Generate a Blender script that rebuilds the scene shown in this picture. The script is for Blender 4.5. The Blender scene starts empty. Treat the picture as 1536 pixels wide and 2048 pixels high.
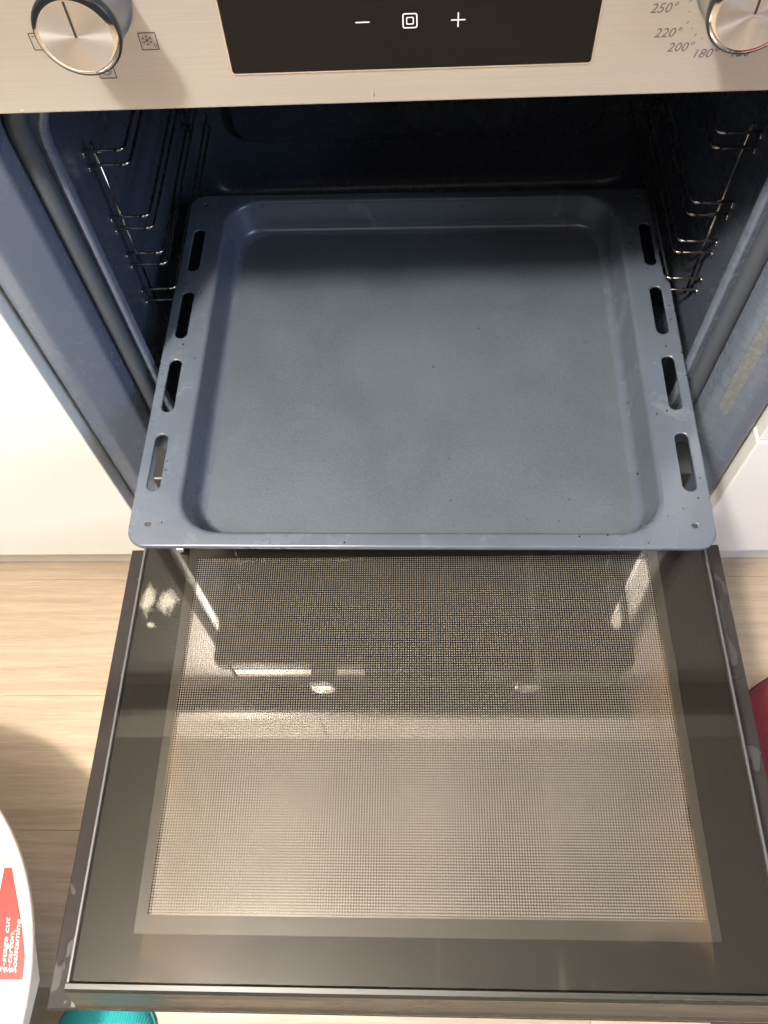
import bpy, bmesh, math, random
from mathutils import Vector, Matrix, Euler
random.seed(7)
S = bpy.context.scene
C = S.collection
R = math.radians
PI = math.pi

# ------------------------------------------------------------------ camera, world, lamps, exposure
cd = bpy.data.cameras.new('camera'); cam = bpy.data.objects.new('camera', cd); C.objects.link(cam)
cam.location = (0.00129, -0.40119, 0.7129)
cam.rotation_euler = (0.49092, 0.04338, 0.01384)
cd.sensor_fit = 'VERTICAL'; cd.sensor_height = 24.0; cd.lens = 1630.86 / 2048 * 24
cd.clip_start = 0.01; cd.clip_end = 60
S.camera = cam
W = bpy.data.worlds.new('World'); S.world = W; W.use_nodes = True
W.node_tree.nodes['Background'].inputs[0].default_value = (0.66, 0.66, 0.72, 1)
W.node_tree.nodes['Background'].inputs[1].default_value = 0.06
S.view_settings.view_transform = 'Standard'; S.view_settings.look = 'None'
S.view_settings.exposure = 0.0; S.view_settings.gamma = 1

def area(name, loc, target, size, power, col, sizey=None, shape='RECTANGLE'):
    l = bpy.data.lights.new(name, 'AREA'); l.shape = shape; l.size = size; l.size_y = sizey or size
    l.energy = power; l.color = col
    o = bpy.data.objects.new(name, l); C.objects.link(o); o.location = loc
    o.rotation_euler = (Vector(target) - Vector(loc)).to_track_quat('-Z', 'Y').to_euler()
    return o
pl = bpy.data.lights.new('kitchen_lamp', 'POINT'); pl.energy = 262; pl.color = (1.0, 0.925, 0.82); pl.shadow_soft_size = 0.08
plo = bpy.data.objects.new('kitchen_lamp', pl); C.objects.link(plo); plo.location = (-0.62, -0.82, 1.86)
area('window_daylight', (1.85, -1.15, 1.25), (0, 0.05, 0.15), 1.1, 30, (0.55, 0.72, 1.0), 0.9)

# ------------------------------------------------------------------ helpers
def nt(m): return m.node_tree.nodes, m.node_tree.links
def mat(name, base, rough=0.5, metal=0.0, spec=0.5, coat=0.0, ior=None, aniso=0.0):
    m = bpy.data.materials.new(name); m.use_nodes = True
    b = m.node_tree.nodes['Principled BSDF']
    b.inputs['Base Color'].default_value = (*base, 1); b.inputs['Roughness'].default_value = rough
    b.inputs['Metallic'].default_value = metal; b.inputs['Specular IOR Level'].default_value = spec
    b.inputs['Coat Weight'].default_value = coat; b.inputs['Coat Roughness'].default_value = 0.05
    b.inputs['Anisotropic'].default_value = aniso
    if ior: b.inputs['IOR'].default_value = ior
    return m
def N(m, t, **kw):
    n = m.node_tree.nodes.new(t)
    for k, v in kw.items():
        if k in n.inputs.keys(): n.inputs[k].default_value = v
        else: setattr(n, k, v)
    return n
def L(m, a, b): m.node_tree.links.new(a, b)
def coords(m, scale=(1, 1, 1), loc=(0, 0, 0), kind='Object'):
    tc = N(m, 'ShaderNodeTexCoord'); mp = N(m, 'ShaderNodeMapping')
    mp.inputs['Scale'].default_value = scale; mp.inputs['Location'].default_value = loc
    L(m, tc.outputs[kind], mp.inputs['Vector']); return mp.outputs['Vector']
def noise(m, vec, scale, detail=4, rough=0.55, dist=0.0):
    n = N(m, 'ShaderNodeTexNoise'); n.inputs['Scale'].default_value = scale; n.inputs['Detail'].default_value = detail
    n.inputs['Roughness'].default_value = rough; n.inputs['Distortion'].default_value = dist
    L(m, vec, n.inputs['Vector']); return n.outputs['Fac']
def ramp(m, fac, stops):
    r = N(m, 'ShaderNodeValToRGB'); e = r.color_ramp.elements
    while len(e) < len(stops): e.new(0.5)
    for i, (p, c) in enumerate(stops):
        e[i].position = p; e[i].color = (*c, 1) if len(c) == 3 else c
    L(m, fac, r.inputs['Fac']); return r.outputs['Color']
def g(v): return (v, v, v)
def mix(m, fac, a, b, mode='MIX'):
    x = N(m, 'ShaderNodeMix', data_type='RGBA', blend_type=mode)
    for sock, v in ((x.inputs[0], fac), (x.inputs[6], a), (x.inputs[7], b)):
        if isinstance(v, (int, float)): sock.default_value = v
        elif isinstance(v, tuple): sock.default_value = (*v, 1)
        else: L(m, v, sock)
    return x.outputs[2]
def math_(m, op, a, b=None, c=None):
    x = N(m, 'ShaderNodeMath', operation=op)
    for i, v in enumerate((a, b, c)):
        if v is None: continue
        if isinstance(v, (int, float)): x.inputs[i].default_value = v
        else: L(m, v, x.inputs[i])
    return x.outputs[0]
def bsdf(m): return m.node_tree.nodes['Principled BSDF']
def bump(m, h, strength=0.2, dist=0.001):
    b = N(m, 'ShaderNodeBump'); b.inputs['Strength'].default_value = strength; b.inputs['Distance'].default_value = dist
    L(m, h, b.inputs['Height']); L(m, b.outputs[0], bsdf(m).inputs['Normal'])
def setb(m, k, v): L(m, v, bsdf(m).inputs[k])

def link(name, me, m=None, parent=None, smooth=True, kind=None, label=None):
    o = bpy.data.objects.new(name, me); C.objects.link(o)
    if m is not None: me.materials.append(m)
    if smooth:
        for p in me.polygons: p.use_smooth = True
    if parent is not None: o.parent = parent
    if kind: o['kind'] = kind
    if label: o['label'] = label
    return o
def obj(name, bm, m, parent=None, smooth=False, kind=None, label=None, recalc=True):
    if recalc: bmesh.ops.recalc_face_normals(bm, faces=bm.faces)
    me = bpy.data.meshes.new(name); bm.to_mesh(me); bm.free()
    return link(name, me, m, parent, smooth, kind, label)
def thing(name, label, cat, loc=(0, 0, 0), rot=(0, 0, 0), group=None):
    o = bpy.data.objects.new(name, None); C.objects.link(o); o.location = loc; o.rotation_euler = rot
    o.empty_display_size = 0.05
    o['label'] = label; o['category'] = cat
    if group: o['group'] = group
    return o
def tag(o, label, cat, group=None):
    o['label'] = label; o['category'] = cat
    if group: o['group'] = group
    return o
def box(bm, x0, x1, y0, y1, z0, z1, bev=0.0, seg=2):
    vs = [bm.verts.new((x, y, z)) for x in (x0, x1) for y in (y0, y1) for z in (z0, z1)]
    fs = [bm.faces.new([vs[i] for i in f]) for f in ((0, 1, 3, 2), (4, 6, 7, 5), (0, 4, 5, 1), (2, 3, 7, 6), (0, 2, 6, 4), (1, 5, 7, 3))]
    if bev:
        es = list({e for f in fs for e in f.edges})
        bmesh.ops.recalc_face_normals(bm, faces=fs)
        bmesh.ops.bevel(bm, geom=es, offset=bev, segments=seg, profile=0.5, affect='EDGES')
    return bm
def rr(x0, x1, y0, y1, r, n=6):
    "rounded rectangle, counter clockwise, 4*(n+1) points"
    pts = []
    for cx, cy, a0 in ((x1 - r, y0 + r, -90), (x1 - r, y1 - r, 0), (x0 + r, y1 - r, 90), (x0 + r, y0 + r, 180)):
        for i in range(n + 1):
            a = R(a0 + 90 * i / n); pts.append((cx + r * math.cos(a), cy + r * math.sin(a)))
    return pts
def loft(bm, rings, cap0=False, cap1=False):
    vr = [[bm.verts.new(p) for p in ring] for ring in rings]; n = len(vr[0])
    for a, b in zip(vr, vr[1:]):
        for i in range(n):
            j = (i + 1) % n; bm.faces.new((a[i], a[j], b[j], b[i]))
    if cap0: bm.faces.new(vr[0])
    if cap1: bm.faces.new(vr[-1][::-1])
    return vr
def tube(bm, pts, r, n=8, closed=False, cap=True):
    pts = [Vector(p) for p in pts]; m = len(pts); rings = []; prev = None
    for i, p in enumerate(pts):
        if closed: t = (pts[(i + 1) % m] - pts[i - 1]).normalized()
        else: t = (pts[min(i + 1, m - 1)] - pts[max(i - 1, 0)]).normalized()
        if prev is None:
            u = t.orthogonal().normalized()
        else:
            u = (prev - t * prev.dot(t)).normalized()
        prev = u; v = t.cross(u)
        rings.append([p + (u * math.cos(2 * PI * k / n) + v * math.sin(2 * PI * k / n)) * r for k in range(n)])
    if closed:
        vr = [[bm.verts.new(q) for q in ring] for ring in rings]
        for i in range(m):
            a, b = vr[i], vr[(i + 1) % m]
            for k in range(n):
                l = (k + 1) % n; bm.faces.new((a[k], a[l], b[l], b[k]))
    else: loft(bm, rings, cap, cap)
def fillet(path, r, n=5):
    P = [Vector(p) for p in path]; out = [P[0]]
    for a, b, c in zip(P, P[1:], P[2:]):
        d0 = (a - b).normalized(); d1 = (c - b).normalized()
        s = b + d0 * r; e = b + d1 * r
        for i in range(n + 1):
            t = i / n; out.append(s * (1 - t) ** 2 + b * 2 * t * (1 - t) + e * t * t)
    out.append(P[-1]); return out
def lathe(bm, prof, n=64, axis='y', cen=(0, 0, 0), cap0=False, cap1=False):
    rings = []
    for r, h in prof:
        ring = []
        for k in range(n):
            a = 2 * PI * k / n; x = r * math.cos(a); z = r * math.sin(a)
            ring.append((cen[0] + x, cen[1] + h, cen[2] + z) if axis == 'y' else (cen[0] + x, cen[1] + z, cen[2] + h))
        rings.append(ring)
    return loft(bm, rings, cap0, cap1)
def fill_curve(name, loops, z):
    "flat sheet with holes from closed loops (first is the outline)"
    cu = bpy.data.curves.new(name, 'CURVE'); cu.dimensions = '2D'; cu.fill_mode = 'FRONT'
    for lp in loops:
        sp = cu.splines.new('POLY'); sp.points.add(len(lp) - 1); sp.use_cyclic_u = True
        for q, (x, y) in zip(sp.points, lp): q.co = (x, y, 0, 1)
    o = bpy.data.objects.new(name, cu); C.objects.link(o)
    dg = bpy.context.evaluated_depsgraph_get(); me = bpy.data.meshes.new_from_object(o.evaluated_get(dg))
    bpy.data.objects.remove(o)
    bm = bmesh.new(); bm.from_mesh(me)
    for v in bm.verts: v.co.z = z
    for f in bm.faces:
        f.normal_update()
        if f.normal.z < 0: f.normal_flip()
    return bm
def text_mesh(body, size, thick=0.0001, shear=0.0, align='CENTER', space=1.0):
    cu = bpy.data.curves.new('text', 'FONT'); cu.body = body; cu.size = size; cu.shear = shear; cu.extrude = thick
    cu.align_x = align; cu.align_y = 'CENTER'; cu.space_character = space; cu.resolution_u = 3
    o = bpy.data.objects.new('text', cu); C.objects.link(o)
    dg = bpy.context.evaluated_depsgraph_get(); me = bpy.data.meshes.new_from_object(o.evaluated_get(dg))
    bpy.data.objects.remove(o); return me

# ------------------------------------------------------------------ materials
def steel_mat(name, vertical=False):
    m = mat(name, (0.60, 0.565, 0.52), 0.36, 0.62, aniso=0.45)
    v = coords(m, (6, 6, 2600)) if not vertical else coords(m, (2600, 6, 6))
    n = noise(m, v, 1.0, 3, 0.7)
    L(m, ramp(m, n, [(0.3, (0.475, 0.45, 0.415)), (0.75, (0.555, 0.525, 0.485))]), bsdf(m).inputs['Base Color'])
    n2 = noise(m, coords(m, (1, 1, 1)), 14, 5, 0.6)
    f = mix(m, 0.5, ramp(m, n, [(0.2, g(0.34)), (0.8, g(0.40))]), ramp(m, n2, [(0.3, g(0.30)), (0.7, g(0.44))]))
    setb(m, 'Roughness', f); bump(m, n, 0.03, 0.0002)
    return m
M_STEEL = steel_mat('brushed_steel')
def enamel_mat(name, base, lo, hi, stain=0.25, spot=(0.10, 0.105, 0.11)):
    m = mat(name, base, 0.3, 0, 0.55)
    v = coords(m)
    n = noise(m, v, 18, 6, 0.62, 0.4); n2 = noise(m, v, 90, 4, 0.6)
    c = mix(m, ramp(m, n, [(0.50, g(0)), (0.78, g(stain))]), base, spot)
    setb(m, 'Base Color', c)
    setb(m, 'Roughness', ramp(m, mix(m, 0.4, n, n2), [(0.3, g(lo)), (0.7, g(hi))]))
    bump(m, noise(m, v, 60, 3, 0.5), 0.05, 0.001)
    return m
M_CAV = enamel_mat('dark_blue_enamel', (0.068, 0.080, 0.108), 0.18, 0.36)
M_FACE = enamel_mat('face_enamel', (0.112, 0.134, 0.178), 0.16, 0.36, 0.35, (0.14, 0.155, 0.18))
def tray_mat(name, base, lo, hi, speck, smear, bstr):
    m = mat(name, base, 0.35, 0, 0.6)
    v = coords(m)
    n = noise(m, v, 9, 5, 0.6, 0.3); sp = noise(m, v, 900, 2, 0.5)
    c = mix(m, ramp(m, n, [(0.35, g(0)), (0.7, g(1))]), tuple(b * 0.86 for b in base), tuple(b * 1.12 for b in base))
    c = mix(m, math_(m, 'MULTIPLY', ramp(m, noise(m, coords(m, (1, 1, 1), (3, 1, 0)), 26, 6, 0.7, 0.1), [(0.58, g(0)), (0.66, g(1))]), smear), c, (0.30, 0.31, 0.31))
    # baked on crumbs
    vo = N(m, 'ShaderNodeTexVoronoi'); vo.inputs['Scale'].default_value = 70; L(m, v, vo.inputs['Vector'])
    rnd = N(m, 'ShaderNodeSeparateColor'); L(m, vo.outputs['Color'], rnd.inputs[0])
    vo2 = N(m, 'ShaderNodeTexVoronoi'); vo2.inputs['Scale'].default_value = 230; L(m, coords(m, (1, 1, 1), (0.3, 0.1, 0.2)), vo2.inputs['Vector'])
    rn2 = N(m, 'ShaderNodeSeparateColor'); L(m, vo2.outputs['Color'], rn2.inputs[0])
    tc_ = N(m, 'ShaderNodeTexCoord'); sp_ = N(m, 'ShaderNodeSeparateXYZ'); L(m, tc_.outputs['Object'], sp_.inputs[0])
    ex = math_(m, 'MAXIMUM', math_(m, 'MULTIPLY', math_(m, 'ABSOLUTE', sp_.outputs[0]), 5.0), math_(m, 'MULTIPLY', math_(m, 'ABSOLUTE', math_(m, 'SUBTRACT', sp_.outputs[1], 0.2)), 5.4))
    thr = math_(m, 'SUBTRACT', 1.055, math_(m, 'MULTIPLY', math_(m, 'POWER', ex, 6.0), 0.16 if speck > 0.2 else 0.075))
    fleck = math_(m, 'MULTIPLY', math_(m, 'LESS_THAN', vo2.outputs['Distance'], 0.20), math_(m, 'GREATER_THAN', rn2.outputs[0], thr))
    grime = math_(m, 'MULTIPLY', math_(m, 'MULTIPLY', math_(m, 'SMOOTH_MIN', math_(m, 'MAXIMUM', math_(m, 'SUBTRACT', math_(m, 'POWER', ex, 5.0), 0.30), 0.0), 1.0, 0.2), noise(m, v, 40, 5, 0.7)), 0.55 if speck > 0.2 else 0.0)
    c = mix(m, grime, c, (0.10, 0.095, 0.075)); c = mix(m, fleck, c, (0.014, 0.011, 0.010))
    dot = math_(m, 'MULTIPLY', math_(m, 'LESS_THAN', vo.outputs['Distance'], 0.075), math_(m, 'GREATER_THAN', rnd.outputs[0], 0.90))
    c = mix(m, dot, c, (0.012, 0.010, 0.010))
    c = mix(m, speck, c, ramp(m, sp, [(0.35, tuple(b * 0.6 for b in base)), (0.7, tuple(b * 1.5 for b in base))]))
    setb(m, 'Base Color', c)
    setb(m, 'Roughness', ramp(m, n, [(0.3, g(lo)), (0.7, g(hi))]))
    bump(m, mix(m, 0.5, sp, noise(m, v, 240, 3, 0.6)), bstr, 0.0006)
    return m
M_TRAYFLOOR = tray_mat('tray_rough_enamel', (0.067, 0.082, 0.102), 0.40, 0.58, 0.35, 0.045, 0.4)
M_TRAYRIM = tray_mat('tray_gloss_enamel', (0.084, 0.099, 0.128), 0.16, 0.32, 0.05, 0.16, 0.05)
M_CHROME = mat('rack_chrome', (0.72, 0.66, 0.55), 0.10, 1.0)
vv = noise(M_CHROME, coords(M_CHROME), 160, 4, 0.7)
setb(M_CHROME, 'Base Color', ramp(M_CHROME, vv, [(0.35, (0.34, 0.24, 0.16)), (0.62, (0.80, 0.75, 0.66))]))
M_GASKET = mat('gasket_rubber', (0.062, 0.070, 0.086), 0.5)
bump(M_GASKET, noise(M_GASKET, coords(M_GASKET), 120, 3), 0.25, 0.001)
M_BLACKGLASS = mat('display_glass', (0.005, 0.0045, 0.0045), 0.06, 0, 0.2)
M_SYMBOL = mat('display_symbol_white', (0.75, 0.76, 0.76), 0.4)
M_PRINT = mat('panel_print_dark', (0.055, 0.045, 0.04), 0.5)
M_PRINTG = mat('panel_print_grey', (0.13, 0.12, 0.11), 0.5)
M_KNOBSIDE = mat('knob_side_metal', (0.30, 0.29, 0.30), 0.30, 0.5)
M_KNOBRING = mat('knob_black_ring', (0.02, 0.02, 0.02), 0.3)
M_POLISH = mat('polished_metal', (0.86, 0.83, 0.78), 0.09, 1.0)
M_KNOBFACE = mat('knob_brushed_face', (0.66, 0.675, 0.71), 0.28, 1.0, aniso=0.9)
tn = N(M_KNOBFACE, 'ShaderNodeTangent', direction_type='RADIAL', axis='Y'); L(M_KNOBFACE, tn.outputs[0], bsdf(M_KNOBFACE).inputs['Tangent'])
M_WHITE = mat('white_lacquer', (0.83, 0.82, 0.79), 0.22, 0, 0.5)
M_EDGE = mat('cabinet_carcass_edge', (0.62, 0.57, 0.49), 0.5)
M_CARCASS = mat('cabinet_carcass', (0.66, 0.62, 0.56), 0.5)
M_COUNTER = mat('countertop_dark', (0.045, 0.040, 0.036), 0.35)
M_CEIL = mat('ceiling_paint', (0.74, 0.73, 0.71), 0.9)
M_UPPER = mat('wall_cabinet_cream', (0.52, 0.50, 0.46), 0.4)

# laminate planks: grain runs along x, every plank shifted by its random number
M_WOOD = mat('oak_laminate', (0.6, 0.4, 0.25), 0.42, 0, 0.4)
m = M_WOOD
oi = N(m, 'ShaderNodeObjectInfo'); tc = N(m, 'ShaderNodeTexCoord')
sh = N(m, 'ShaderNodeCombineXYZ'); L(m, math_(m, 'MULTIPLY', oi.outputs['Random'], 37.0), sh.inputs[0]); L(m, math_(m, 'MULTIPLY', oi.outputs['Random'], 11.0), sh.inputs[1])
ad = N(m, 'ShaderNodeVectorMath', operation='ADD'); L(m, tc.outputs['Object'], ad.inputs[0]); L(m, sh.outputs[0], ad.inputs[1])
def mp(scale):
    x = N(m, 'ShaderNodeMapping'); x.inputs['Scale'].default_value = scale; L(m, ad.outputs[0], x.inputs['Vector']); return x.outputs[0]
broad = noise(m, mp((1.6, 11, 1)), 1.0, 5, 0.55, 1.2)
grain = noise(m, mp((4, 90, 1)), 1.0, 6, 0.65, 0.6)
fine = noise(m, mp((30, 700, 1)), 1.0, 3, 0.6)
col = ramp(m, broad, [(0.30, (0.315, 0.238, 0.172)), (0.5, (0.415, 0.325, 0.24)), (0.72, (0.50, 0.41, 0.315))])
col = mix(m, 0.55, col, ramp(m, grain, [(0.3, (0.25, 0.185, 0.13)), (0.62, (0.51, 0.42, 0.32))]))
col = mix(m, 0.18, col, ramp(m, fine, [(0.3, (0.22, 0.14, 0.085)), (0.7, (0.70, 0.55, 0.40))]))
vk = N(m, 'ShaderNodeTexVoronoi'); vk.inputs['Scale'].default_value = 1.0; L(m, mp((1.9, 6.0, 1)), vk.inputs['Vector'])
col = mix(m, ramp(m, vk.outputs['Distance'], [(0.03, g(0.62)), (0.15, g(0))]), col, (0.15, 0.09, 0.055))
tint = ramp(m, oi.outputs['Random'], [(0.0, (0.88, 0.87, 0.86)), (1.0, (1.08, 1.07, 1.05))])
setb(m, 'Base Color', mix(m, 1.0, col, tint, 'MULTIPLY'))
setb(m, 'Roughness', ramp(m, grain, [(0.3, g(0.50)), (0.7, g(0.38))]))
bump(m, mix(m, 0.5, grain, fine), 0.18, 0.0006)

# ------------------------------------------------------------------ floor, ceiling
bm = bmesh.new(); box(bm, -2.2, 2.2, -3.0, 0.55, -0.42, -0.304)
floor = obj('floor', bm, mat('floor_joint_dark', (0.10, 0.065, 0.04), 0.8), kind='structure')
zf = -0.30; pitch = 0.1615
edges = [0.0387 + pitch * k for k in range(3, -15, -1)]
rw = random.Random(3)
for r, ytop in enumerate(edges):
    off = rw.uniform(0, 1.25); x = 0.02 + 0.16 * math.sin(r * 2.4) - 2.56
    while x < 2.2:
        x1 = x + 1.28
        a, b = max(x, -2.2), min(x1, 2.2)
        if b - a > 0.02:
            bm = bmesh.new()
            cx, cy = (a + b) / 2, ytop - pitch / 2
            box(bm, a - cx + 0.00015, b - cx - 0.00015, -pitch / 2 + 0.00015, pitch / 2 - 0.00015, -0.008, 0, 0.00035, 1)
            o = obj('plank', bm, M_WOOD, floor); o.location = (cx, cy, zf)
        x = x1
bm = bmesh.new(); box(bm, -2.2, 2.2, -3.0, 0.56, 2.1, 2.16)
obj('ceiling', bm, M_CEIL, kind='structure')

# ------------------------------------------------------------------ base cabinets on both sides of the oven
def cabinet(sx, label, split):
    t = thing('base_cabinet', label, 'cabinet', (sx * 0.60, 0.02, zf), group='white base cabinets beside the oven')
    X = lambda a: sx * a - sx * 0.60
    def bx(name, a, b, y0, y1, z0, z1, mm, bev=0.0008):
        bm = bmesh.new(); x0, x1 = sorted((X(a), X(b))); box(bm, x0, x1, y0 - 0.02, y1 - 0.02, z0 - zf, z1 - zf, bev)
        return obj(name, bm, mm, t)
    bx('side_panel', 0.3015, 0.3195, 0.0185, 0.55, -0.15, 0.5645, M_EDGE)
    bx('side_panel', 0.880, 0.898, 0.0185, 0.55, -0.15, 0.5645, M_EDGE)
    bx('bottom_panel', 0.320, 0.8795, 0.0185, 0.55, -0.15, -0.132, M_CARCASS)
    bx('plinth', 0.3015, 0.898, 0.066, 0.082, -0.2995, -0.1505, M_WHITE)
    zs = [(-0.137, 0.5605)] if not split else [(-0.137, 0.088), (0.0915, 0.5605)]
    for z0, z1 in zs:
        bx('door_panel' if not split else 'drawer_front', 0.3015, 0.898, -0.0005, 0.018, z0, z1, M_WHITE, 0.0015)
    return t
cabinet(-1, 'white base cabinet with one tall door left of the oven', False)
cabinet(1, 'white base cabinet with two drawer fronts right of the oven', True)
t = thing('oven_plinth', 'white plinth board on the floor under the oven', 'plinth', (0, 0.066, zf))
bm = bmesh.new(); box(bm, -0.3, 0.3, 0, 0.016, 0.0005, 0.149, 0.001); obj('board', bm, M_WHITE, t)
bm = bmesh.new(); box(bm, -1.2, 1.2, -0.040, 0.56, 0.566, 0.604, 0.003)
tag(obj('countertop', bm, M_COUNTER), 'dark countertop over the oven, seen mirrored in the door glass', 'countertop')
t = thing('wall_cabinet', 'cream wall cabinet row mirrored in the oven door glass', 'cabinet', (0, 0.24, 1.1))
bm = bmesh.new(); box(bm, -1.2, 1.2, 0.02, 0.31, 0, 0.63); obj('carcass', bm, M_UPPER, t)
for i, (a, b) in enumerate(((-1.2, -0.76), (-0.757, -0.31), (-0.307, 0.29), (0.293, 0.74), (0.743, 1.2))):
    bm = bmesh.new(); box(bm, a, b, 0, 0.0195, -0.01, 0.63, 0.0015); obj('door_panel', bm, M_UPPER, t)
bm = bmesh.new(); box(bm, -2.2, 2.2, 0.561, 0.62, -0.42, 2.1); obj('wall', bm, mat('wall_paint', (0.74, 0.72, 0.67), 0.8), kind='structure')

# ------------------------------------------------------------------ the oven
oven = thing('built_in_oven', 'built-in electric oven with its door hanging open and a steel control panel', 'oven', (0, 0.03, -0.03))
def oob(name, bm, mm, smooth=False, parent=None, label=None, recalc=True):
    "mesh given in world coordinates, child of the oven"
    if parent is None:
        for v in bm.verts: v.co -= Vector((0, 0.03, -0.03))
    return obj(name, bm, mm, parent or oven, smooth, label=label, recalc=recalc)
def xz(hx, z0, z1, y, r, n=8): return [(x, y, z) for x, z in rr(-hx, hx, z0, z1, r, n)]
# face frame round the opening
bm = bmesh.new()
loft(bm, [xz(0.297, -0.028, 0.446, 0.045, 0.003), xz(0.297, -0.028, 0.446, 0.0125, 0.003), xz(0.2957, -0.027, 0.445, 0.0102, 0.004),
          xz(0.2945, -0.026, 0.444, 0.0100, 0.005), xz(0.2835, -0.012, 0.440, 0.0106, 0.010), xz(0.2815, -0.010, 0.438, 0.0114, 0.012),
          xz(0.2795, -0.008, 0.437, 0.0128, 0.013), xz(0.2610, 0.012, 0.428, 0.0275, 0.028), xz(0.2593, 0.014, 0.427, 0.0292, 0.03),
          xz(0.2580, 0.016, 0.426, 0.0325, 0.032), xz(0.2575, 0.018, 0.425, 0.050, 0.036), xz(0.2560, 0.020, 0.424, 0.0555, 0.038),
          xz(0.2440, 0.032, 0.414, 0.0565, 0.044), xz(0.2415, 0.034, 0.412, 0.0545, 0.044), xz(0.2395, 0.036, 0.410, 0.0540, 0.044),
          xz(0.2378, 0.038, 0.408, 0.0560, 0.044), xz(0.2375, 0.038, 0.408, 0.0620, 0.044)])
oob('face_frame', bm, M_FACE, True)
bm = bmesh.new()
path = [(x, 0.0508, z) for x, z in rr(-0.2505, 0.2505, 0.026, 0.420, 0.04, 10)]
tube(bm, path, 0.0070, 12, True)
oob('door_gasket', bm, M_GASKET, True)
# cavity
bm = bmesh.new()
loft(bm, [xz(0.2380, 0.0375, 0.4085, 0.0615, 0.044), xz(0.2470, 0.025, 0.416, 0.066, 0.042), xz(0.2560, 0.015, 0.424, 0.078, 0.040), xz(0.2572, 0.013, 0.425, 0.09, 0.04),
          xz(0.2572, 0.013, 0.425, 0.40, 0.04), xz(0.2545, 0.016, 0.422, 0.415, 0.038), xz(0.246, 0.025, 0.413, 0.423, 0.034), xz(0.236, 0.036, 0.400, 0.425, 0.03)], cap1=True)
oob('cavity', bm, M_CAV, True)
# fan cover on the back wall
bm = bmesh.new()
loft(bm, [xz(0.209, 0.092, 0.372, 0.4248, 0.026), xz(0.207, 0.094, 0.370, 0.412, 0.025), xz(0.203, 0.098, 0.366, 0.4085, 0.022)], cap1=True)
oob('fan_cover', bm, M_CAV, True)
# wire racks left and right
M_WIRE = M_CHROME
for sx in (-1, 1):
    bm = bmesh.new()
    tube(bm, [(sx * 0.2485, 0.1385, 0.3065), (sx * 0.2485, 0.1385, 0.130)], 0.0014, 8)
    rod0 = oob('side_rack', bm, M_WIRE, True)
    def rp(name, pts, r=0.00135):
        b = bmesh.new(); tube(b, pts, r, 8)
        for v in b.verts: v.co -= Vector((0, 0.03, -0.03))
        return obj(name, b, M_WIRE, rod0, True)
    rp('rear_rod', [(sx * 0.2485, 0.385, 0.3065), (sx * 0.2485, 0.385, 0.130)])
    for z in (0.3005, 0.2875, 0.2360, 0.2235, 0.1950, 0.1820, 0.1510, 0.1365):
        rp('wire', fillet([(sx * 0.2570, 0.1366, z), (sx * 0.2245, 0.1366, z), (sx * 0.2245, 0.388, z), (sx * 0.2570, 0.388, z)], 0.0065, 6))
        rp('wire_stub', [(sx * 0.2566, 0.134, z - 0.004), (sx * 0.2570, 0.1366, z)], 0.001)

# control panel
HP = 0.4297
bm = bmesh.new()
box(bm, -0.2975, 0.2975, 0, 0.0092, HP, 0.558, 0.0011, 3)
panel = oob('control_panel', bm, M_STEEL)
def ppart(name, bm, mm, smooth=False, label=None):
    for v in bm.verts: v.co -= Vector((0, 0.03, -0.03))
    return obj(name, bm, mm, panel, smooth, label=label)
# display with a polished edge
bm = bmesh.new()
o0 = rr(-0.0952, 0.0907, 0.4486, 0.530, 0.002, 5); o1 = rr(-0.0946, 0.0901, 0.4492, 0.5294, 0.0017, 5)
loft(bm, [[(x, -0.0001, z) for x, z in o0], [(x, -0.0006, z) for x, z in o0], [(x, -0.0006, z) for x, z in o1], [(x, -0.0002, z) for x, z in o1]])
ppart('display_bezel', bm, M_POLISH)
bm = bmesh.new(); loft(bm, [[(x, 0.0, z) for x, z in o1], [(x, -0.00045, z) for x, z in o1]], cap1=True)
ppart('display', bm, M_BLACKGLASS)
def ribbon(bm, pts, w, y, closed=False):
    "flat printed stroke in the plane of the panel"
    P = [Vector((a, b)) for a, b in pts]; n = len(P)
    for i in range(n if closed else n - 1):
        a, b = P[i], P[(i + 1) % n]; d = (b - a)
        if d.length < 1e-9: continue
        d.normalize(); q = Vector((-d.y, d.x)) * w / 2; e = d * w * 0.45
        c = [a - e - q, b + e - q, b + e + q, a - e + q]
        vs = [bm.verts.new((v.x, y, v.y)) for v in c]
        f = bm.faces.new(vs); f.normal_update()
        if f.normal.y > 0: f.normal_flip()
        y -= 0.000004
YS = -0.0007
bm = bmesh.new(); ribbon(bm, [(-0.0284, 0.4738), (-0.0220, 0.4738)], 0.0006, YS); ppart('minus_symbol', bm, M_SYMBOL)
bm = bmesh.new(); ribbon(bm, [(0.0184, 0.4734), (0.0249, 0.4734)], 0.0006, YS); ribbon(bm, [(0.02165, 0.4702), (0.02165, 0.4767)], 0.0006, YS - 0.00002); ppart('plus_symbol', bm, M_SYMBOL)
bm = bmesh.new(); c = (-0.0019, 0.4738)
ribbon(bm, rr(c[0] - 0.0034, c[0] + 0.0034, c[1] - 0.0034, c[1] + 0.0034, 0.0009, 3), 0.0006, YS, True)
ribbon(bm, rr(c[0] - 0.0016, c[0] + 0.0016, c[1] - 0.0016, c[1] + 0.0016, 0.0003, 2), 0.0005, YS, True)
ppart('menu_symbol', bm, M_SYMBOL)
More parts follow.
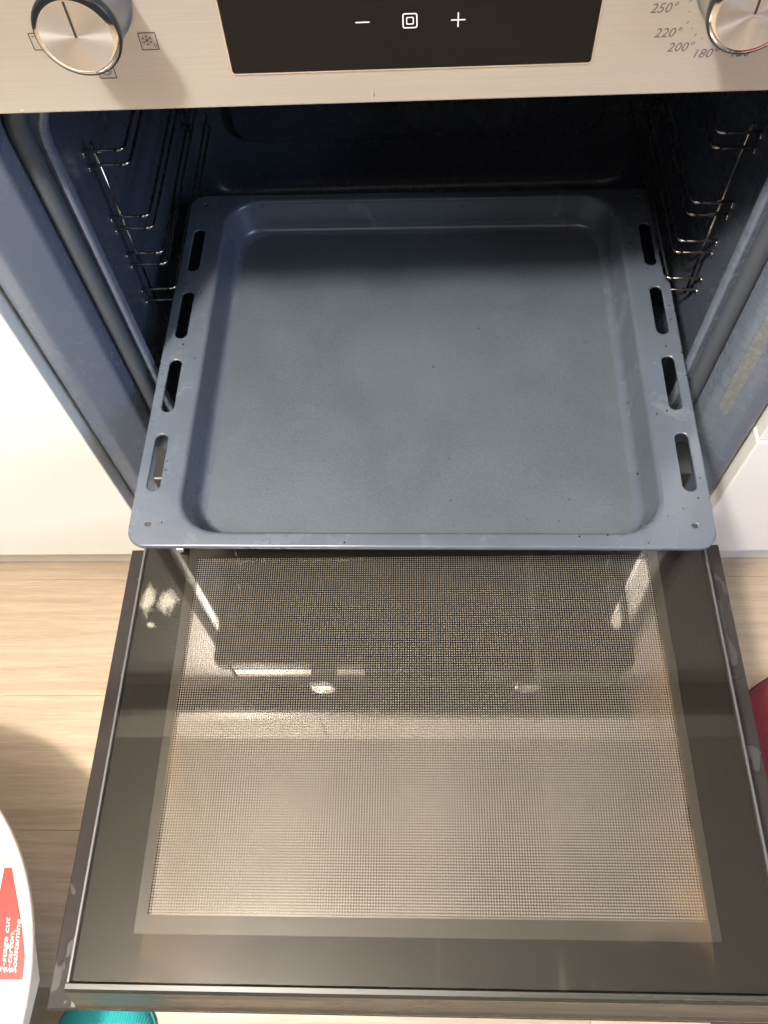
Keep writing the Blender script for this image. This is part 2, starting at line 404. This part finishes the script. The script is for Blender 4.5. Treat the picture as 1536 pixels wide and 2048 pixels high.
# printed symbols round the left knob
def symbol_box(x, z, h=0.0043):
    bm = bmesh.new(); ribbon(bm, rr(x - h, x + h, z - h, z + h, 0.0004, 2), 0.0005, -0.00012, True); return bm
bm = symbol_box(-0.1337, 0.4677)
for k in range(3):
    a = R(30 + 60 * k); dx, dz = math.cos(a) * 0.0027, math.sin(a) * 0.0027
    cx, cz = -0.1343, 0.4683
    ribbon(bm, [(cx - dx, cz - dz), (cx + dx, cz + dz)], 0.0003, -0.00016 - 0.00003 * k)
    for s in (-1, 1):
        for q in (-50, 50):
            b = a + R(q); p = (cx + s * dx * 0.62, cz + s * dz * 0.62)
            ribbon(bm, [p, (p[0] + s * math.cos(b) * 0.0011, p[1] + s * math.sin(b) * 0.0011)], 0.00025, -0.00025 - 0.00002 * k)
ribbon(bm, [(-0.1307 + 0.0007 * math.cos(a), 0.4655 + 0.0009 * math.sin(a)) for a in [i * PI / 4 for i in range(8)]], 0.00025, -0.0003, True)
ppart('defrost_symbol', bm, M_PRINT)
bm = symbol_box(-0.1605, 0.4532)
ribbon(bm, [(-0.1605 + 0.0026 * math.cos(a), 0.4532 + 0.0026 * math.sin(a)) for a in [i * PI / 8 for i in range(16)]], 0.0003, -0.0002, True)
for k in range(3):
    a = R(90 + 120 * k); ribbon(bm, [(-0.1605, 0.4532), (-0.1605 + 0.0017 * math.cos(a), 0.4532 + 0.0017 * math.sin(a))], 0.0007, -0.00024)
ppart('fan_symbol', bm, M_PRINT)
bm = symbol_box(-0.1889, 0.4695)
for k in range(4): ribbon(bm, [(-0.1918 + 0.0016 * k, 0.4722), (-0.1911 + 0.0016 * k, 0.4722)], 0.0005, -0.0002)
ppart('grill_symbol', bm, M_PRINT)
# degree scale round the right knob
for s, x, z in (('250\u00b0', 0.1203, 0.4751), ('220\u00b0', 0.1252, 0.4629), ('200\u00b0', 0.1335, 0.4553), ('180\u00b0', 0.1466, 0.4516), ('150\u00b0', 0.1655, 0.4515)):
    me = text_mesh(s, 0.0066, 0.00003, 0.22, space=1.02)
    for v in me.vertices:
        a, b = v.co.x, v.co.y; v.co = (x + a, -0.0002 - v.co.z, z + b); v.co -= Vector((0, 0.03, -0.03))
    link('degree_number', me, M_PRINTG, panel, False)
for k, (x, z) in enumerate(((0.1322, 0.4782), (0.1332, 0.4731), (0.1338, 0.4679), (0.1367, 0.4648), (0.1393, 0.4613), (0.1432, 0.4594))):
    bm = bmesh.new(); lg = 0.0004 if k % 2 else 0.0012
    a = math.atan2(0.4883 - z, 0.1534 - x)
    ribbon(bm, [(x - lg / 2 * math.cos(a), z - lg / 2 * math.sin(a)), (x + lg / 2 * math.cos(a), z + lg / 2 * math.sin(a))], 0.00045, -0.00012)
    ppart('scale_tick', bm, M_PRINTG)
# scratch nicks on the steel
M_SCR = mat('scratch_metal', (0.9, 0.86, 0.78), 0.3, 1.0)
for x0, z0, x1, z1, w in ((-0.0212, 0.4336, -0.0224, 0.4372, 0.0005), (-0.0222, 0.4336, -0.0208, 0.4352, 0.0006), (-0.2155, 0.4318, -0.2140, 0.4322, 0.0004)):
    bm = bmesh.new(); ribbon(bm, [(x0, z0), (x1, z1)], w, -0.00012)
    ppart('scratch', bm, M_SCR)

def knob(x, z, mi):
    bm = bmesh.new(); RK = 0.0202
    lathe(bm, [(0.0203, -0.0004), (0.0209, -0.0010), (0.0209, -0.0022), (0.0200, -0.0028), (0.0196, -0.0200), (0.0200, -0.0225)], 72, cen=(x, 0, z), cap0=True)
    k = oob('knob', bm, M_KNOBSIDE, True)
    def kp(name, b, mm, smooth=True):
        for v in b.verts: v.co -= Vector((0, 0.03, -0.03))
        return obj(name, b, mm, k, smooth)
    b = bmesh.new(); lathe(b, [(0.0199, -0.0224), (RK, -0.0232), (RK + 0.0002, -0.0262), (RK - 0.0002, -0.0272), (RK - 0.0008, -0.0274)], 72, cen=(x, 0, z)); kp('ring', b, M_KNOBRING)
    b = bmesh.new(); lathe(b, [(RK - 0.0008, -0.02735), (RK - 0.0014, -0.0278), (RK - 0.0031, -0.0286), (RK - 0.0034, -0.0286)], 72, cen=(x, 0, z)); kp('bevel', b, M_POLISH)
    # face in its own local frame so that its radial grain is centred
    b = bmesh.new(); prof = [(RK - 0.0034, 0.0), (0.012, 0.0), (0.006, 0.0), (0.0004, 0.0)]
    lathe(b, prof, 72, cap1=True); f = obj('face', b, M_KNOBFACE, k, False); f.location = (x, -0.0286 - 0.03, z + 0.03)
    b = bmesh.new(); box(b, x - 0.00055, x + 0.00055, -0.0288, -0.0284, z - 0.0004, z + 0.0162); kp('indicator_line', b, M_KNOBRING, False)
knob(-0.1574, 0.4883, 0); knob(0.1534, 0.4883, 1)

# protective film strip left on the right of the frame
M_FILM = mat('silver_sticker', (0.30, 0.31, 0.32), 0.4, 0.3)
nf = noise(M_FILM, coords(M_FILM, (1, 1, 1)), 130, 3, 0.6)
setb(M_FILM, 'Base Color', ramp(M_FILM, nf, [(0.42, (0.22, 0.23, 0.24)), (0.52, (0.15, 0.16, 0.17)), (0.60, (0.24, 0.25, 0.26))]))
bm = bmesh.new()
def fy(x): return 0.0145 + (0.2795 - x) / (0.2795 - 0.2610) * 0.013
pts = [(0.2640, 0.113), (0.2705, 0.1015), (0.2725, 0.107), (0.2725, 0.335), (0.2640, 0.335)]
a = [bm.verts.new((x, fy(x) - 0.0012, z)) for x, z in pts]; b = [bm.verts.new((x, fy(x) - 0.0006, z)) for x, z in pts]
bm.faces.new(a); bm.faces.new(b[::-1])
for i in range(5): j = (i + 1) % 5; bm.faces.new((a[i], b[i], b[j], a[j]))
oob('sticker', bm, M_FILM)

M_HINGE = mat('hinge_dark_metal', (0.06, 0.058, 0.055), 0.4, 0.5)
for sx in (-1, 1):
    a, b = sorted((sx * 0.204, sx * 0.2585)); bm = bmesh.new(); box(bm, a, b, -0.004, 0.032, -0.012, 0.041, 0.002, 2); oob('hinge_cover', bm, M_HINGE)
    a, b = sorted((sx * 0.2290, sx * 0.2350)); bm = bmesh.new()
    vs0 = [(-0.0035, 0.022), (-0.0035, 0.034), (-0.030, 0.026), (-0.0640, 0.0085), (-0.0640, 0.0030), (-0.030, 0.012)]
    loft(bm, [[(a, y, z) for y, z in vs0], [(b, y, z) for y, z in vs0]], True, True); oob('hinge_arm', bm, M_POLISH)

# ------------------------------------------------------------------ the open door (own frame at the hinge, tilted a little upwards)
def print_mask(m, x0, x1, y0, y1):
    tc = N(m, 'ShaderNodeTexCoord'); s = N(m, 'ShaderNodeSeparateXYZ'); L(m, tc.outputs['Object'], s.inputs[0])
    a = math_(m, 'MULTIPLY', math_(m, 'GREATER_THAN', s.outputs[0], x0), math_(m, 'LESS_THAN', s.outputs[0], x1))
    b = math_(m, 'MULTIPLY', math_(m, 'GREATER_THAN', s.outputs[1], y0), math_(m, 'LESS_THAN', s.outputs[1], y1))
    return math_(m, 'MULTIPLY', a, b), s
# outer door plate: dark glass with dried splashes
M_OUTER = mat('door_outer_dark', (0.04, 0.034, 0.032), 0.2, 0, 0.22)
m = M_OUTER
n = noise(m, coords(m, (1, 0.55, 1)), 34, 3, 0.5, 0.8)
blot = ramp(m, n, [(0.60, g(0)), (0.625, g(1))]); rim = ramp(m, n, [(0.58, g(0)), (0.605, g(1)), (0.63, g(0))])
c = mix(m, blot, mix(m, noise(m, coords(m), 8), (0.020, 0.017, 0.016), (0.034, 0.028, 0.026)), (0.046, 0.040, 0.038))
c = mix(m, math_(m, 'MULTIPLY', rim, 0.5), c, (0.012, 0.010, 0.010)); setb(m, 'Base Color', c)
setb(m, 'Roughness', mix(m, blot, g(0.14), g(0.42))); bump(m, rim, 0.12, 0.0003)
K, KR = -0.02553, 0.00767
bm = bmesh.new(); box(bm, -0.297, 0.297, -0.4275, -0.022, -0.0385, -0.0345, 0.0012, 2)
door = obj('door', bm, M_OUTER, oven); door.location = Vector((0, -0.02, 0)) - Vector((0, 0.03, -0.03)); door.rotation_euler = (K, -KR, 0)
def dpart(name, bm, mm, smooth=False): return obj(name, bm, mm, door, smooth)
# door body under the inner glass
M_BODY = mat('door_body_dark', (0.032, 0.029, 0.024), 0.30)
bm = bmesh.new(); box(bm, -0.2705, 0.2705, -0.4085, -0.030, -0.0343, -0.0202, 0.001, 1); dpart('door_body', bm, M_BODY)
M_ALU = mat('edge_grey_metal', (0.12, 0.118, 0.115), 0.42, 0.4)
for s in (-1, 1):
    bm = bmesh.new(); box(bm, min(s * 0.2690, s * 0.2712), max(s * 0.2690, s * 0.2712), -0.4085, -0.030, -0.0200, -0.0008, 0.0005, 1); dpart('edge_trim', bm, M_ALU)
# end profile towards the viewer
M_END = mat('end_profile_gloss', (0.030, 0.028, 0.023), 0.2, 0.0, 0.6)
vv = noise(M_END, coords(M_END, (3, 40, 40)), 1.5, 4, 0.6, 0.5)
setb(M_END, 'Roughness', ramp(M_END, vv, [(0.35, g(0.20)), (0.65, g(0.42))]))
bm = bmesh.new()
prof = [(-0.4082, -0.0020), (-0.4090, 0.0002), (-0.4125, 0.0002), (-0.4150, -0.0016), (-0.4225, -0.0235), (-0.4236, -0.0262), (-0.4262, -0.0300), (-0.4268, -0.0343), (-0.4088, -0.0343)]
rg = [[(x, y, z) for y, z in prof] for x in (-0.2712, -0.2706, 0.2706, 0.2712)]
loft(bm, rg, True, True); dpart('end_profile', bm, M_END)
bm = bmesh.new(); box(bm, -0.2770, -0.2718, -0.4262, -0.4090, -0.0343, -0.0310, 0.0008, 2); dpart('corner_clip', bm, M_BODY)
bm = bmesh.new(); box(bm, 0.2718, 0.2770, -0.4262, -0.4090, -0.0343, -0.0310, 0.0008, 2); dpart('corner_clip', bm, M_BODY)
# lower pane, strongly reflecting, framed by dark print
def pane_mat(name, tint, f0, f1, rough, extra=None):
    "clear coated pane: looked through by a tinted transparent share and mirrored by a Fresnel share"
    m = bpy.data.materials.new(name); m.use_nodes = True; m.node_tree.nodes.clear()
    out = N(m, 'ShaderNodeOutputMaterial'); tr = N(m, 'ShaderNodeBsdfTransparent'); tr.inputs[0].default_value = (*tint, 1)
    gl = N(m, 'ShaderNodeBsdfGlossy'); gl.inputs['Roughness'].default_value = rough; gl.inputs['Color'].default_value = (1, 0.965, 0.91, 1)
    lw = N(m, 'ShaderNodeLayerWeight'); lw.inputs[0].default_value = 0.5
    fac = math_(m, 'MULTIPLY_ADD', math_(m, 'POWER', lw.outputs['Facing'], 4.0), f1, f0)
    mx = N(m, 'ShaderNodeMixShader'); L(m, fac, mx.inputs[0]); L(m, tr.outputs[0], mx.inputs[1]); L(m, gl.outputs[0], mx.inputs[2])
    return m, mx, gl, out
M_LOWER, mx, gl, out = pane_mat('coated_inner_pane', (0.62, 0.60, 0.57), 0.25, 0.5, 0.02)
L(M_LOWER, mx.outputs[0], out.inputs[0])
WX, WY0, WY1 = 0.2265, -0.3745, -0.033
bm = bmesh.new(); box(bm, -0.2182, 0.2182, -0.3612, -0.0462, -0.0135, -0.0110); dpart('window_pane', bm, M_LOWER)
bm = bmesh.new(); box(bm, -WX - 0.004, WX + 0.004, WY0 - 0.004, WY1, -0.0196, -0.0170)
M_BACK = mat('door_window_back', (0.10, 0.085, 0.06), 0.06, 0, 1.0)
v = coords(M_BACK); ng = noise(M_BACK, v, 5, 4, 0.6, 0.6)
setb(M_BACK, 'Base Color', ramp(M_BACK, ng, [(0.35, (0.014, 0.010, 0.008)), (0.6, (0.026, 0.020, 0.015))])); dpart('window_back', bm, M_BACK)
# frame of dark print round the window, under the top glass
M_FRIT = mat('dark_frit_print', (0.014, 0.0125, 0.010), 0.5, 0, 0.12)
bm = fill_curve('f', [rr(-0.2685, 0.2685, -0.4075, -0.030, 0.002, 2), rr(-WX, WX, WY0, WY1, 0.001, 2)], -0.0052)
dpart('frit_border', bm, M_FRIT)
bm = fill_curve('f', [rr(-WX + 0.0001, WX - 0.0001, WY0 + 0.0001, WY1 - 0.0001, 0.001, 2), rr(-0.2180, 0.2180, -0.3610, -0.0465, 0.0008, 2)], -0.0054)
dpart('window_margin', bm, mat('window_margin_olive', (0.038, 0.034, 0.026), 0.35, 0, 0.35))
# printed dot grid
DP = 0.0022
M_DOTS = mat('dot_print', (0.27, 0.255, 0.22), 0.5)
m = M_DOTS; bsdf(m).inputs['Specular IOR Level'].default_value = 0.2; mask, s = print_mask(m, -0.2176, 0.2176, -0.3605, -0.0469)
fx = math_(m, 'SUBTRACT', math_(m, 'FRACT', math_(m, 'MULTIPLY', math_(m, 'ADD', s.outputs[0], 10.0), 1 / DP)), 0.5)
fyy = math_(m, 'SUBTRACT', math_(m, 'FRACT', math_(m, 'MULTIPLY', math_(m, 'ADD', s.outputs[1], 10.0), 1 / DP)), 0.5)
d2 = math_(m, 'ADD', math_(m, 'MULTIPLY', fx, fx), math_(m, 'MULTIPLY', fyy, fyy))
dots = math_(m, 'MULTIPLY', math_(m, 'SUBTRACT', 1.0, math_(m, 'SMOOTHSTEP_' if False else 'SMOOTH_MIN', math_(m, 'MAXIMUM', math_(m, 'MULTIPLY', math_(m, 'SUBTRACT', math_(m, 'SQRT', d2), 0.24), 7.0), 0.0), 1.0, 0.05)), mask)
tr = N(m, 'ShaderNodeBsdfTransparent'); mx = N(m, 'ShaderNodeMixShader')
L(m, dots, mx.inputs[0]); L(m, tr.outputs[0], mx.inputs[1]); L(m, bsdf(m).outputs[0], mx.inputs[2])
L(m, mx.outputs[0], m.node_tree.nodes['Material Output'].inputs[0])
bm = bmesh.new(); vs = [bm.verts.new(p) for p in ((-0.2182, -0.3612, -0.0047), (0.2182, -0.3612, -0.0047), (0.2182, -0.0462, -0.0047), (-0.2182, -0.0462, -0.0047))]; bm.faces.new(vs)
dpart('dot_print', bm, M_DOTS)
# top glass with grease film and a painted glint at the upper left
M_TOP, mx, gl, out = pane_mat('door_inner_glass', (0.93, 0.92, 0.91), 0.016, 0.45, 0.012)
m = M_TOP
v = coords(m)
gre = noise(m, v, 7, 5, 0.62, 0.8); st = noise(m, coords(m, (60, 1.2, 1)), 1.0, 3, 0.6)
edge_mask, s = print_mask(m, -10, 10, -10, 10)
ax = math_(m, 'ABSOLUTE', s.outputs[0])
side = math_(m, 'SMOOTH_MIN', math_(m, 'MAXIMUM', math_(m, 'MULTIPLY', math_(m, 'SUBTRACT', ax, 0.13), 9.0), 0.0), 1.0, 0.1)
film = math_(m, 'ADD', math_(m, 'MULTIPLY', ramp(m, gre, [(0.45, g(0)), (0.75, g(1))]), math_(m, 'MULTIPLY', math_(m, 'MULTIPLY', side, math_(m, 'MULTIPLY', math_(m, 'LESS_THAN', ax, 0.2176), math_(m, 'LESS_THAN', s.outputs[1], -0.13))), 0.34)), math_(m, 'MULTIPLY', ramp(m, st, [(0.6, g(0)), (0.8, g(1))]), 0.02))
for cx, hw, am in ((0.104, 0.0045, 0.05), (0.012, 0.0020, 0.035), (0.128, 0.0015, 0.02)):
    band = math_(m, 'MAXIMUM', math_(m, 'SUBTRACT', 1.0, math_(m, 'MULTIPLY', math_(m, 'ABSOLUTE', math_(m, 'SUBTRACT', s.outputs[0], cx)), 1 / hw)), 0.0)
    band = math_(m, 'MULTIPLY', band, ramp(m, noise(m, coords(m, (4, 14, 1), (cx, 0, 0)), 1.0, 3), [(0.35, g(0.2)), (0.6, g(1))]))
    film = math_(m, 'ADD', film, math_(m, 'MULTIPLY', band, am))
film = math_(m, 'ADD', film, 0.004)
df = N(m, 'ShaderNodeBsdfDiffuse'); L(m, mix(m, side, (0.40, 0.36, 0.30), (0.30, 0.17, 0.07)), df.inputs[0])
m2 = N(m, 'ShaderNodeMixShader'); L(m, film, m2.inputs[0]); L(m, mx.outputs[0], m2.inputs[1]); L(m, df.outputs[0], m2.inputs[2])
glint = None  # bright glint near the hinge, painted into the glass as pale diffuse blobs
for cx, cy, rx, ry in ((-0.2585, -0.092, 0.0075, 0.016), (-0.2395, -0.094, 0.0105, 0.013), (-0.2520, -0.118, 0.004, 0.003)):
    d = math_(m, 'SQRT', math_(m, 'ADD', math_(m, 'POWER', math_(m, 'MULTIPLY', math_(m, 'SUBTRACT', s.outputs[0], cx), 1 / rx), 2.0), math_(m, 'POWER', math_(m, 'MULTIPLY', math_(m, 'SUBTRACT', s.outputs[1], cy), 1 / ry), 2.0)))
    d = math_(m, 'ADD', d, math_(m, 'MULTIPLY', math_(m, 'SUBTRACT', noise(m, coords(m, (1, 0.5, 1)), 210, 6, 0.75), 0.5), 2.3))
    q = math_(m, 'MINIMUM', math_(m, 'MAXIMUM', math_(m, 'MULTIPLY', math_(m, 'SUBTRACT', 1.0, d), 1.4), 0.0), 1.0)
    glint = q if glint is None else math_(m, 'MAXIMUM', glint, q)
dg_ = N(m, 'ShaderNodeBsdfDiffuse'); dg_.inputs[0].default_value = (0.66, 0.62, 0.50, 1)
m3 = N(m, 'ShaderNodeMixShader'); L(m, math_(m, 'MULTIPLY', glint, 0.38), m3.inputs[0]); L(m, m2.outputs[0], m3.inputs[1]); L(m, dg_.outputs[0], m3.inputs[2])
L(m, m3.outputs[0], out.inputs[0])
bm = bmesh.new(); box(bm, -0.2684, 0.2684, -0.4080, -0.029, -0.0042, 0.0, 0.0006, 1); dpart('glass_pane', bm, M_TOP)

# ------------------------------------------------------------------ baking tray
TX0, TY0 = -0.0019, -0.1269
tray = thing('baking_tray', 'deep blue-grey enamel baking tray pulled halfway out of the oven on the wire racks', 'baking tray', (TX0, TY0, 0.1374), (0, 0, -0.0115))
HW, TD = 0.2313, 0.3968; ZR = 0.0032
OX, OY0, OY1, OR_ = 0.1955, 0.0105, 0.3895, 0.036
slots = [rr(s * 0.2168 - 0.0062, s * 0.2168 + 0.0062, y0, y1, 0.0061, 6) for s in (-1, 1) for y0, y1 in ((0.0500, 0.1068), (0.1285, 0.1868), (0.2100, 0.2675), (0.2925, 0.3490))]
holes = [rr(s * 0.2155 - 0.0029, s * 0.2155 + 0.0029, y - 0.0026, y + 0.0026, 0.0025, 6) for s in (-1, 1) for y in (0.0200, 0.3830)]
outer = rr(-HW, HW, 0, TD, 0.016, 10)
def inset(x0, x1, y0, y1, r, d): return rr(x0 + d, x1 - d, y0 + d, y1 - d, max(r - d, 0.0004), 10)
NI = 12
def opening(d, dz):
    return [(x, y, ZR + dz) for x, y in rr(-OX + d, OX - d, OY0 + d, OY1 - d, max(OR_ - d * 0.5, 0.004), NI)]
fo = inset(-HW, HW, 0, TD, 0.016, 0.0016)
bm = fill_curve('rimfill', [fo, [(x, y) for x, y, z in opening(0, 0)]] + slots + holes, ZR)
# rolled outer lip
lp = lambda d, dz: [(x, y, ZR + dz) for x, y in inset(-HW, HW, 0, TD, 0.016, d)]
loft(bm, [lp(0.0016, 0), lp(0.0009, -0.0002), lp(0.0003, -0.0008), lp(0, -0.0017), lp(0.0001, -0.0040), lp(0.0009, -0.0052), lp(0.0022, -0.0050)])
# underside of the rim and edges of the holes
def shift(loop, c, d):
    out = []
    for x, y in loop:
        vx, vy = x - c[0], y - c[1]; l = math.hypot(vx, vy) or 1; out.append((x - vx / l * d, y - vy / l * d))
    return out
for lo in slots + holes:
    cx = sum(p[0] for p in lo) / len(lo); cy = sum(p[1] for p in lo) / len(lo)
    def near(p):  # nearest spine point, so that the inset follows the stadium shape
        ys = [q[1] for q in lo]; r = (max(q[0] for q in lo) - min(q[0] for q in lo)) / 2
        return (cx, min(max(p[1], min(ys) + r), max(ys) - r))
    def ins(d):
        res = []
        for p in lo:
            c = near(p); vx, vy = p[0] - c[0], p[1] - c[1]; l = math.hypot(vx, vy) or 1
            res.append((p[0] - vx / l * d, p[1] - vy / l * d))
        return res
    loft(bm, [[(x, y, ZR) for x, y in lo], [(x, y, ZR - 0.0002) for x, y in ins(0.0004)], [(x, y, ZR - 0.0007) for x, y in ins(0.0007)], [(x, y, ZR - 0.0016) for x, y in ins(0.0007)]])
rim_o = obj('rim', bm, M_TRAYRIM, tray, True, recalc=False)
# basin walls and floor
bm = bmesh.new()
loft(bm, [opening(0, 0), opening(0.0010, -0.0001), opening(0.0022, -0.0006), opening(0.0032, -0.0018), opening(0.0038, -0.0034),
          opening(0.0082, -0.0250), opening(0.0092, -0.0282), opening(0.0110, -0.0306), opening(0.0135, -0.0322), opening(0.0165, -0.0329)])
obj('basin_wall', bm, M_TRAYRIM, tray, True)
fl = opening(0.0165, -0.0329)
bm = bmesh.new()
rings = [fl]
for d in (0.022, 0.05, 0.09, 0.13, 0.165):
    rings.append([(x, y, ZR - 0.0330 + 0.0007 * min(1, (d - 0.0165) / 0.12)) for x, y, z in opening(d, 0)])
loft(bm, rings, cap1=True); obj('basin_floor', bm, M_TRAYFLOOR, tray, True)
# underside shell so that the tray has thickness from below
bm = bmesh.new()
dn = lambda ring: [(x, y, z - 0.0011) for x, y, z in ring]
loft(bm, [dn(opening(-0.0010, 0)), dn(opening(0.0028, -0.0034)), dn(opening(0.0075, -0.0270)), dn(opening(0.0120, -0.0325)), dn(opening(0.0165, -0.0331)), dn(opening(0.165, -0.0331))], cap1=True)
obj('underside', bm, mat('tray_underside_enamel', (0.018, 0.021, 0.027), 0.3), tray, True)

# ------------------------------------------------------------------ things on the floor
# white plastic tub with a red packet inside
tub = thing('plastic_tub', 'round white plastic tub on the wooden floor left of the oven door', 'tub', (-0.578, -0.448, zf))
M_TUB = mat('white_plastic', (0.78, 0.76, 0.73), 0.3); bsdf(M_TUB).inputs['Subsurface Weight'].default_value = 0.0
bm = bmesh.new()
lathe(bm, [(0.128, 0.001), (0.136, 0.005), (0.2255, 0.182), (0.2262, 0.190)], 96, 'z', cap0=True); obj('body', bm, M_TUB, tub, True)
bm = bmesh.new()
lathe(bm, [(0.2262, 0.1885), (0.2310, 0.1900), (0.2325, 0.1935), (0.2322, 0.1970), (0.2300, 0.1995), (0.2265, 0.1992), (0.2248, 0.1960), (0.2238, 0.182), (0.132, 0.008)], 96, 'z', cap1=True); obj('rim', bm, M_TUB, tub, True)
pk = thing('red_packet', 'red and white printed packet with white lettering lying in the white tub', 'packet', (-0.3957, -0.4290, -0.1200))
pk.scale = (0.9652, 0.9652, 0.9652)
M_RED = mat('packet_red', (0.50, 0.022, 0.018), 0.35, 0, 0.5)
M_PWHITE = mat('packet_white', (0.80, 0.80, 0.82), 0.35)
vp = noise(M_PWHITE, coords(M_PWHITE, (1, 1.4, 1)), 26, 2, 0.5, 1.0)
setb(M_PWHITE, 'Base Color', ramp(M_PWHITE, vp, [(0.42, (0.30, 0.27, 0.50)), (0.47, (0.82, 0.82, 0.86)), (0.60, (0.85, 0.84, 0.84)), (0.66, (0.78, 0.45, 0.28))]))
M_PCREAM = mat('packet_cream', (0.78, 0.74, 0.66), 0.4)
def slab(name, pts, z0, z1, mm):
    bm = bmesh.new(); P = [(x + 0.41, y + 0.43) for x, y in pts]
    loft(bm, [[(x, y, z0) for x, y in P], [(x, y, z1) for x, y in P]], True, True)
    bmesh.ops.recalc_face_normals(bm, faces=bm.faces)
    bmesh.ops.bevel(bm, geom=[e for e in bm.edges if all(abs(v.co.z - z1) < 1e-6 for v in e.verts)], offset=min(0.004, (z1 - z0) * 0.4), segments=2, profile=0.5, affect='EDGES')
    return obj(name, bm, mm, pk)
slab('carton', [(-0.4035, -0.333), (-0.383, -0.385), (-0.366, -0.433), (-0.369, -0.48), (-0.40, -0.58), (-0.50, -0.58), (-0.50, -0.333)], -0.02, 0.0, M_PCREAM)
slab('red_label', [(-0.4065, -0.3365), (-0.3860, -0.385), (-0.3695, -0.4325), (-0.430, -0.4335), (-0.413, -0.385), (-0.4140, -0.3368)], 0.0003, 0.0011, M_RED)
slab('picture_label', [(-0.3697, -0.4345), (-0.3725, -0.48), (-0.402, -0.57), (-0.46, -0.57), (-0.45, -0.4350)], 0.0003, 0.0011, M_PWHITE)
M_LET = mat('lettering_white', (0.86, 0.85, 0.84), 0.4)
for k, (s_, px, ln) in enumerate((('2-stage cut', -0.3935, 0.048), ('S-carton.', -0.3880, 0.036), ('Sosistamine', -0.3828, 0.046))):
    me = text_mesh(s_, 0.0066, 0.0002, 0.25, 'LEFT', 0.95)
    w = max(v.co.x for v in me.vertices); ca, sa = math.cos(R(97)), math.sin(R(97))
    for v in me.vertices:
        a, b, c = v.co; a *= ln / w; v.co = (px + 0.41 + a * ca - b * sa, -0.428 + 0.43 + a * sa + b * ca, 0.0014 + c)
    link('lettering', me, M_LET, pk, False)

# teal slipper
sl = thing('teal_slipper', 'teal slipper toe on the floor below the open door', 'slipper', (-0.336, -0.556, zf))
M_TEAL = mat('teal_knit', (0.02, 0.36, 0.37), 0.85)
wv = N(M_TEAL, 'ShaderNodeTexWave'); wv.inputs['Scale'].default_value = 140; wv.inputs['Distortion'].default_value = 2; L(M_TEAL, coords(M_TEAL, (1, 0.6, 0.3)), wv.inputs['Vector'])
setb(M_TEAL, 'Base Color', mix(M_TEAL, wv.outputs['Fac'], (0.015, 0.30, 0.32), (0.03, 0.42, 0.42))); bump(M_TEAL, wv.outputs['Fac'], 0.5, 0.001)
def foot(y):  # half width along the sole
    t = (y + 0.13) / 0.245
    return 0.036 + 0.019 * math.sin(min(1, max(0, t)) * PI * 0.62)
bm = bmesh.new(); rings = []
NY = 22
for i in range(NY + 1):
    t = i / NY; y = -0.13 + 0.245 * t
    e = 1.0
    if t > 0.76: e = math.sqrt(max(0.0, 1 - ((t - 0.76) / 0.24) ** 2))
    if t < 0.14: e = math.sqrt(max(0.0, 1 - ((0.14 - t) / 0.14) ** 2))
    w = max(0.002, foot(y) * e); h = max(0.006, (0.034 + 0.028 * (1 - t)) * (0.35 + 0.65 * e))
    rings.append([(w * math.cos(a), y, 0.006 + max(0, h * math.sin(a))) for a in [PI * k / 16 for k in range(17)]])
vr = [[bm.verts.new(p) for p in ring] for ring in rings]
for a, b in zip(vr, vr[1:]):
    for k in range(16): bm.faces.new((a[k], a[k + 1], b[k + 1], b[k]))
    bm.faces.new((a[16], a[0], b[0], b[16]))
obj('upper', bm, M_TEAL, sl, True)
bm = bmesh.new(); lo = []
for i in range(NY + 1):
    t = i / NY; y = -0.131 + 0.248 * t
    e = 1.0
    if t > 0.76: e = math.sqrt(max(0.0, 1 - ((t - 0.76) / 0.24) ** 2))
    if t < 0.14: e = math.sqrt(max(0.0, 1 - ((0.14 - t) / 0.14) ** 2))
    lo.append((max(0.001, foot(y) * e + 0.0015), y))
loop = [(w, y) for w, y in lo] + [(-w, y) for w, y in lo[::-1]]
loft(bm, [[(x, y, 0.0004) for x, y in loop], [(x, y, 0.0065) for x, y in loop]], True, True)
obj('sole', bm, mat('slipper_sole', (0.02, 0.20, 0.21), 0.8), sl, False)

# dark red round mat
mt = thing('round_mat', 'dark red round mat on the wooden floor right of the open door', 'mat', (0.575, -0.36, zf))
M_MAT = mat('dark_red_felt', (0.13, 0.012, 0.020), 0.95)
bump(M_MAT, noise(M_MAT, coords(M_MAT), 500, 3, 0.6), 0.6, 0.002)
bm = bmesh.new(); lathe(bm, [(0.290, 0.0006), (0.2955, 0.003), (0.296, 0.007), (0.293, 0.010), (0.285, 0.0115), (0.02, 0.0115)], 96, 'z', cap0=True, cap1=True)
obj('felt', bm, M_MAT, mt, True)
bm = bmesh.new(); tube(bm, [(0.2945 * math.cos(a), 0.2945 * math.sin(a), 0.0085) for a in [2 * PI * k / 96 for k in range(96)]], 0.004, 6, True)
obj('edge_binding', bm, mat('mat_binding', (0.10, 0.010, 0.016), 0.9), mt, True)
